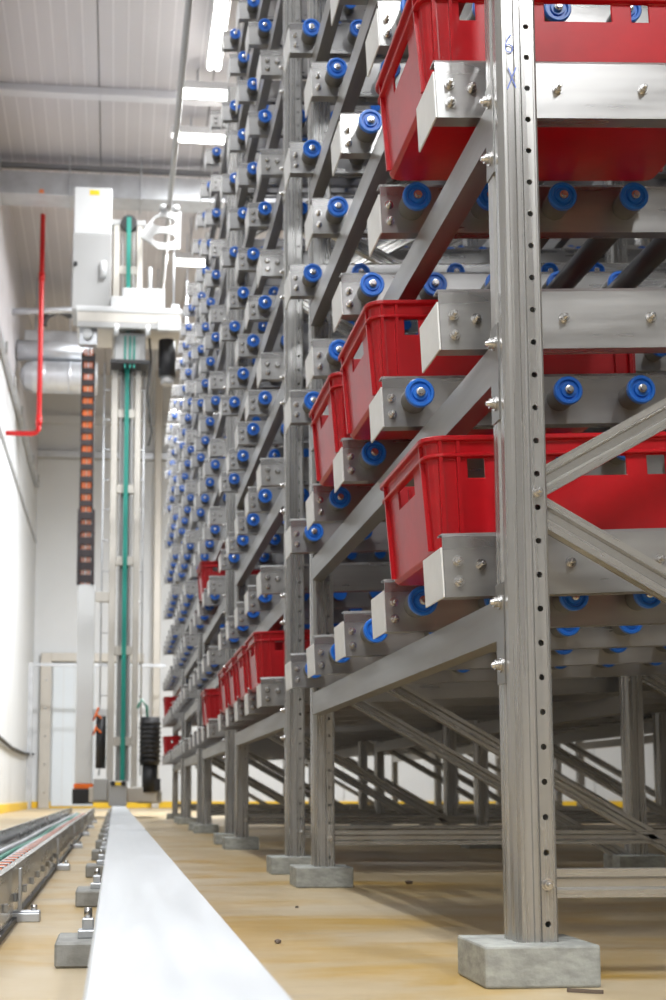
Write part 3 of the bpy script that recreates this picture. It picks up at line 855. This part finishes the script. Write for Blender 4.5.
hg = MB().box(-0.012, 0.012, -0.012, 0.012, 0.0, ZC - 0.03 - 7.68).mesh('hanger', 'galvanised')
for y in (9.0, 12.6, 22.0, 26.0): obj('hanger', hg, g, (0, y, 0))

# ------------------------------------------------------------------ overhead services
d = thing('ceiling_duct', 'grey sheet metal duct crossing below the ceiling behind the white beam', 'duct', (0, 18.2, 8.36))
for k in range(6):
    x0 = XL + k * 0.95
    obj('duct_section', MB().box(x0 + 0.004, x0 + 0.946, -0.2, 0.2, -0.16, 0.16).mesh('duct_section', 'galvanised', 0.006), d)
    obj('flange', MB().box(x0 - 0.014, x0 + 0.014, -0.23, 0.23, -0.19, 0.19).mesh('flange', 'galvanised', 0.003), d)
    obj('hanger', MB().box(x0 - 0.008, x0 + 0.008, -0.25, -0.235, -0.19, ZC - 0.04 - 8.36).mesh('hanger', 'galvanised'), d)
obj('duct_label', MB().box(-1.10, -1.04, -0.206, -0.2, -0.14, -0.09).mesh('duct_label', 'sticker_orange'), d)
ld_ = MB().box(XL + 0.02, 4.05, -0.02, 0.05, 0.30, 0.36).mesh('duct_support', 'seam_dark')
obj('support_rail', ld_, d)

p = thing('sprinkler_pipe', 'bright red sprinkler pipe dropping from the ceiling and turning to the left wall', 'pipe', (-1.16, 20, 5.45))
pts = [(0, 0, ZC - 0.03 - 5.45), (0, 0, 0.10)] + [(-0.10 + 0.10 * math.cos(a), 0, 0.10 - 0.10 * math.sin(a)) for a in (math.pi / 8, math.pi / 4, 3 * math.pi / 8, math.pi / 2)] + [(-0.47, 0, 0)]
obj('pipe', MB().tube(pts, 0.036, 10).mesh('pipe', 'pipe_red'), p)
obj('coupling', MB().cyl((0, 0, 0.12), (0, 0, 0.26), 0.046, 10).mesh('coupling', 'pipe_red'), p)
obj('coupling', MB().cyl((0, 0, 2.3), (0, 0, 2.42), 0.046, 10).mesh('coupling', 'pipe_red'), p)

c = thing('round_duct', 'round grey ventilation duct with rounded end behind the red pipe', 'duct', (0, 21.5, 6.75))
obj('duct_body', MB().lathe_y([(0, 0.0), (-0.02, 0.12), (-0.08, 0.21), (-0.2, 0.25), (-1.2, 0.25)], 18).mesh('duct_body', 'galvanised'), c, (-1.55, 0, 0), (0, 0, math.pi / 2))
obj('duct_body', MB().cyl((-0.5, 0, 0.42), (-1.6, 0, 0.42), 0.16, 16).mesh('duct_body', 'galvanised'), c)
for x in (-1.2, -0.8):
    obj('duct_band', MB().cyl((x, 0, 0), (x + 0.04, 0, 0), 0.256, 18).mesh('duct_band', 'galvanised'), c)
    obj('hanger', MB().box(x + 0.005, x + 0.02, -0.01, 0.01, 0.25, ZC - 0.03 - 6.75).mesh('hanger', 'galvanised'), c)
tag(obj('black_hose', MB().tube([(-0.55, 21.5, ZC - 0.05), (-0.55, 21.2, 7.8), (-0.62, 21.0, 7.62), (-0.8, 21.0, 7.60), (-0.95, 21.0, 7.66), (-1.12, 21.0, 7.58), (-1.18, 21.0, 7.42)], 0.06, 8).mesh('black_hose', 'hose_dark')),
    'short sagging black hose beside the red pipe below the ceiling', 'hose')
tag(obj('grey_pipe', MB().cyl((XL + 0.02, 20.6, 7.48), (-0.5, 20.6, 7.55), 0.05, 10).mesh('grey_pipe', 'galvanised')),
    'slim grey pipe crossing left of the crane above the round duct', 'pipe')
tag(obj('evaporator', MB().box(-1.55, -0.45, 22.2, 23.0, 7.35, 7.75).box(-1.4, -1.36, 22.5, 22.54, 7.75, ZC - 0.04).box(-0.64, -0.6, 22.5, 22.54, 7.75, ZC - 0.04).mesh('evaporator', 'galvanised', 0.03, 2)),
    'flat grey cooling unit under the ceiling behind the crane cabinet', 'cooling unit')

# ------------------------------------------------------------------ debris on the floor
def debris():
    spots = [(0.315, 2.72, 0.010, 'dark pebble on the floor left of the near concrete foot'),
             (0.93, 4.43, 0.013, 'dark clump on the floor right of the second rack foot'),
             (0.46, 3.55, 0.006, 'small dark chip on the floor between the near and second feet'),
             (0.22, 3.1, 0.006, 'small dark chip on the floor beside the white rail'),
             (1.02, 2.05, 0.007, 'small dark chip at the right edge near the front foot')]
    for x, y, r, lab in spots:
        bm = bmesh.new(); bmesh.ops.create_icosphere(bm, subdivisions=1, radius=r)
        for v in bm.verts: v.co = v.co * random.uniform(0.7, 1.2); v.co.z = v.co.z * 0.6
        me = bpy.data.meshes.new('debris'); bm.to_mesh(me); bm.free(); me.materials.append(MATS['debris_dark'])
        tag(obj('debris_chip', me, None, (x, y, r * 0.45)), lab, 'debris')
    tag(obj('wood_sliver', MB().bar((0.655, 2.02, 0.003), (0.70, 1.995, 0.003), 0.005, 0.005).mesh('wood_sliver', 'debris_dark')),
        'thin dark sliver on the floor in front of the near concrete foot', 'debris')
debris()
